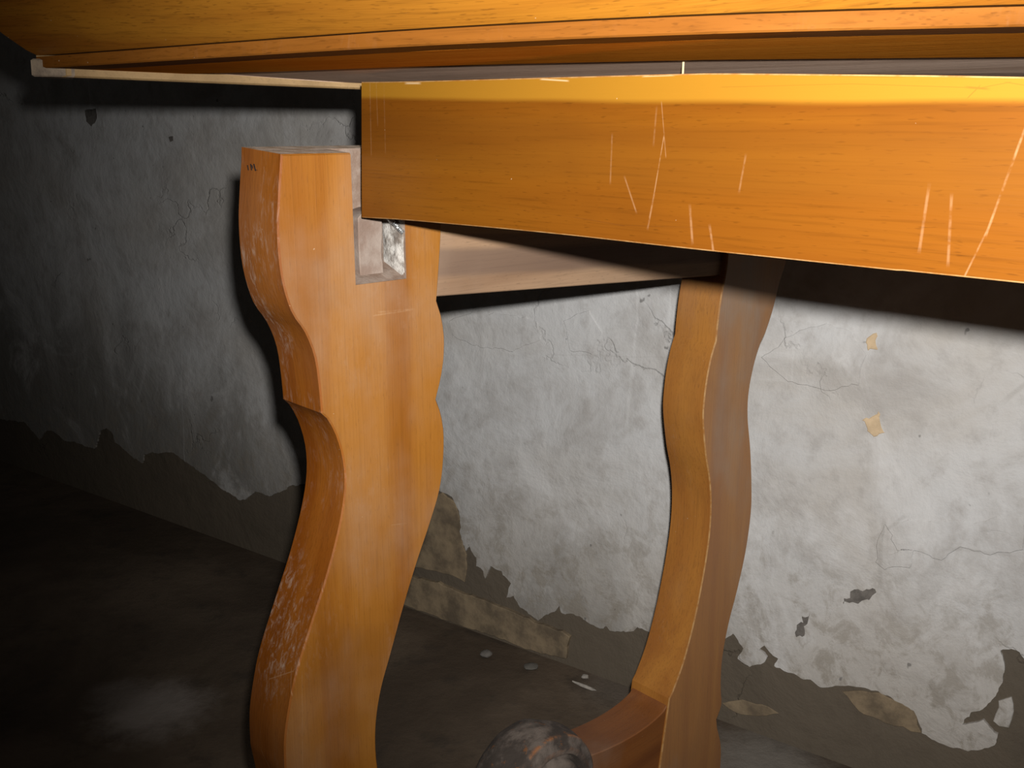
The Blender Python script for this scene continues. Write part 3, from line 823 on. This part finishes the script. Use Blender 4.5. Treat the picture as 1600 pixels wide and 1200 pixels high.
BOW = sorted([UF.xy(*p) for p in ((58, 107), (200, 98.5), (400, 86), (640, 72), (880, 61), (1120, 52), (1360, 46), (1600, 41.5))])
BOW.append((BOW[-1][0] + 0.5, BOW[-1][1] + 0.06)); BOW.append((LEN, BOW[-1][1] + 0.12))
def bow(x):
    """the front edge is gently bowed: y of the lip at x"""
    if x <= BOW[0][0]: return BOW[0][1]
    for a, c in zip(BOW, BOW[1:]):
        if x <= c[0]: return a[1] + (c[1] - a[1]) * (x - a[0]) / (c[0] - a[0])
    return BOW[-1][1]
EP = UF.xy(560, 140.5, -0.0052)
EK = EP[0] / EP[1]                                       # the end edge runs slightly askew

def sweep_front(name, prof, mat, x1=LEN, mitre=1.0, n_=48):
    """profile (y,z) swept along the bowed front edge with a mitre at the left corner (x = y)."""
    bm = bmesh.new()
    n = len(prof); prev = None
    for k in range(n_ + 1):
        row = []
        for y, z in prof:
            x0 = y * mitre
            x = x0 + (x1 - x0) * k / n_
            row.append(bm.verts.new((x, y + bow(max(0, x)), z)))
        if prev:
            for i in range(n): bm.faces.new((prev[i], prev[(i + 1) % n], row[(i + 1) % n], row[i]))
        if k in (0, n_):
            for t in tessellate_polygon([[Vector((y, z, 0)) for y, z in prof]]): bm.faces.new([row[i] for i in t])
        prev = row
    return obj(name, bm, mat, top, UF, angle=20)

def sweep_end(name, prof, mat, y1=WID, mitre=1.0):
    bm = bmesh.new()
    a = [bm.verts.new((y + EK * max(0, y * mitre), y * mitre, z)) for y, z in prof]
    e = [bm.verts.new((y + EK * y1, y1, z)) for y, z in prof]
    n = len(prof)
    for i in range(n): bm.faces.new((a[i], a[(i + 1) % n], e[(i + 1) % n], e[i]))
    for ring in (a, e):
        for t in tessellate_polygon([[Vector((y, z, 0)) for y, z in prof]]): bm.faces.new([ring[i] for i in t])
    return obj(name, bm, mat, top, UF, angle=20)

bev = [(0.0005, LIP + 0.0009), (-0.004, LIP + 0.004), (-0.012, LIP + 0.012), (-0.022, LIP + 0.023), (-0.030, LIP + 0.034), (-0.034, LIP + 0.042), (-0.033, 0.055), (-0.028, 0.058), (0.03, 0.058), (0.03, LIP + 0.0009)]
lip = [(0.0, 0.0008), (0.0, LIP), (0.012, LIP + 0.0009), (0.02, LIP + 0.0009), (0.02, 0.0), (0.0008, 0.0)]
o = sweep_front('front_moulding', bev, M_EDGE); o['label'] = 'glossy orange bevelled front edge'
o = sweep_front('front_lip', lip, M_LIP)
GP = sorted([UF.xy(*p) for p in ((430, 112), (640, 104), (800, 100), (1100, 93.5), (1600, 89))])
GP = [(0.0, GP[0][1] - 0.01)] + GP + [(LEN, GP[-1][1] + 0.25)]
bm = bmesh.new()
fr_ = [(x, bow(x) + 0.02) for x in [LEN * k / 30 for k in range(31)]]
bk_ = [(x, max(y, bow(x) + 0.024)) for x, y in GP]
prism(bm, clean(fr_ + bk_[::-1]), 0.0, LIP + 0.0009, plane='XY')
o = obj('under_moulding', bm, M_UNDER, top, UF, smooth=False); o['label'] = 'brown underside of the front moulding'
o = sweep_end('end_moulding', bev, M_EDGE_Y)
strip = [(0.0, -0.0008), (0.0, LIP + 0.0009), (0.012, LIP + 0.0009), (0.012, -0.0042), (0.010, -0.0052), (0.002, -0.0052)]
o = sweep_end('edge_strip', strip, M_RAW, mitre=0.6); o['label'] = 'pale raw wood strip under the end edge'
bm = bmesh.new()                                         # panel shaped with a slope behind the moulding to catch the flash
cols_ = []
for x, y in bk_:
    yb_ = min(WID, y + 0.07)
    xe = lambda yy: max(x, 0.012 + EK * yy)
    cols_.append([bm.verts.new(p) for p in ((xe(y), y - 0.002, 0.0016), (xe(yb_), yb_, PSLOPE), (xe(WID), WID, PSLOPE), (xe(WID), WID, 0.022), (xe(y), y - 0.002, 0.022))])
for a, c in zip(cols_, cols_[1:]):
    for i in range(5): bm.faces.new((a[i], a[(i + 1) % 5], c[(i + 1) % 5], c[i]))
bm.faces.new(cols_[0]); bm.faces.new(cols_[-1][::-1])
panel = obj('underside_panel', bm, M_PANEL, top, UF, smooth=False); panel['label'] = 'dusty grey underside panel'
bm = bmesh.new()
prism(bm, [(0.012, 0.03), (LEN, 0.24), (LEN, WID), (0.012 + EK * WID, WID)], 0.022, 0.058, plane='XY')
o = obj('top_board', bm, M_EDGE, top, UF, smooth=False)
# chipped corner block
bm = bmesh.new()
cp = [(-0.003, -0.003), (0.010, 0.001), (0.022, 0.010), (0.014, 0.018), (0.008, 0.02), (0.0, 0.012)]
prism(bm, jag(cp, 0.0016, 0.006, 2), -0.0052, 0.006, 0.001, plane='XY')
o = obj('corner_splinter', bm, plain('split_corner_wood', (0.24, 0.185, 0.13), 0.85, scale=80, col2=(0.13, 0.10, 0.075)), top, UF); o['label'] = 'splintered pale corner of the edge strip'
# pale splinter hanging from the panel
sxp = UF.xy(1068, 96, 0.001)
bm = bmesh.new()
rod(bm, (sxp[0], sxp[1], 0.0015), (sxp[0], sxp[1], -0.010), 0.0006, seg=6, rings=4)
o = obj('wood_splinter', bm, plain('pale_splinter', (0.45, 0.36, 0.2), 0.7), top, UF)

# ------------------------------------------------------------------ crumbs on the floor
M_CRUMB = plain('plaster_crumb', (0.17, 0.155, 0.14), 0.9, scale=150)
M_CRUMB_W = plain('white_plaster_crumb', (0.42, 0.385, 0.34), 0.9, scale=150)
def crumb(px, py, r, label, mat, squash=(1, 1, 0.6), rot=0.0, name='plaster_crumb', group=None):
    p = hit(px, py, Vector((0, 0, 0)), Vector((0, 0, 1)))
    bm = bmesh.new()
    bmesh.ops.create_icosphere(bm, subdivisions=2, radius=r)
    s = RND.random() * 50
    for v_ in bm.verts:
        k = 1 + 0.35 * noise.noise(v_.co * (1.2 / r) + Vector((s, s, s)))
        v_.co = Vector((v_.co.x * squash[0] * k, v_.co.y * squash[1] * k, v_.co.z * squash[2] * k))
    zmin = min(v_.co.z for v_ in bm.verts)
    for v_ in bm.verts: v_.co.z -= zmin
    o = obj(name, bm, mat, None, Frame(Vector((p.x, p.y, 0)), rot), angle=40)
    o['label'] = label; o['category'] = 'crumb'
    return o
crumb(760, 1026, 0.009, 'grey plaster crumb on the dark floor below the beige skirting strip', M_CRUMB)
crumb(914, 1060, 0.005, 'tiny white plaster crumb on the floor just above the long white sliver', M_CRUMB_W)
crumb(912, 1074, 0.012, 'long thin white plaster sliver lying on the floor left of the rear leg', M_CRUMB_W, (1.6, 0.22, 0.18), math.radians(-38), 'plaster_sliver')
crumb(830, 1046, 0.009, 'dark grey plaster crumb between the skirting strip and the white sliver', plain('dark_crumb', (0.13, 0.12, 0.105), 0.9), (1.3, 0.9, 0.5))
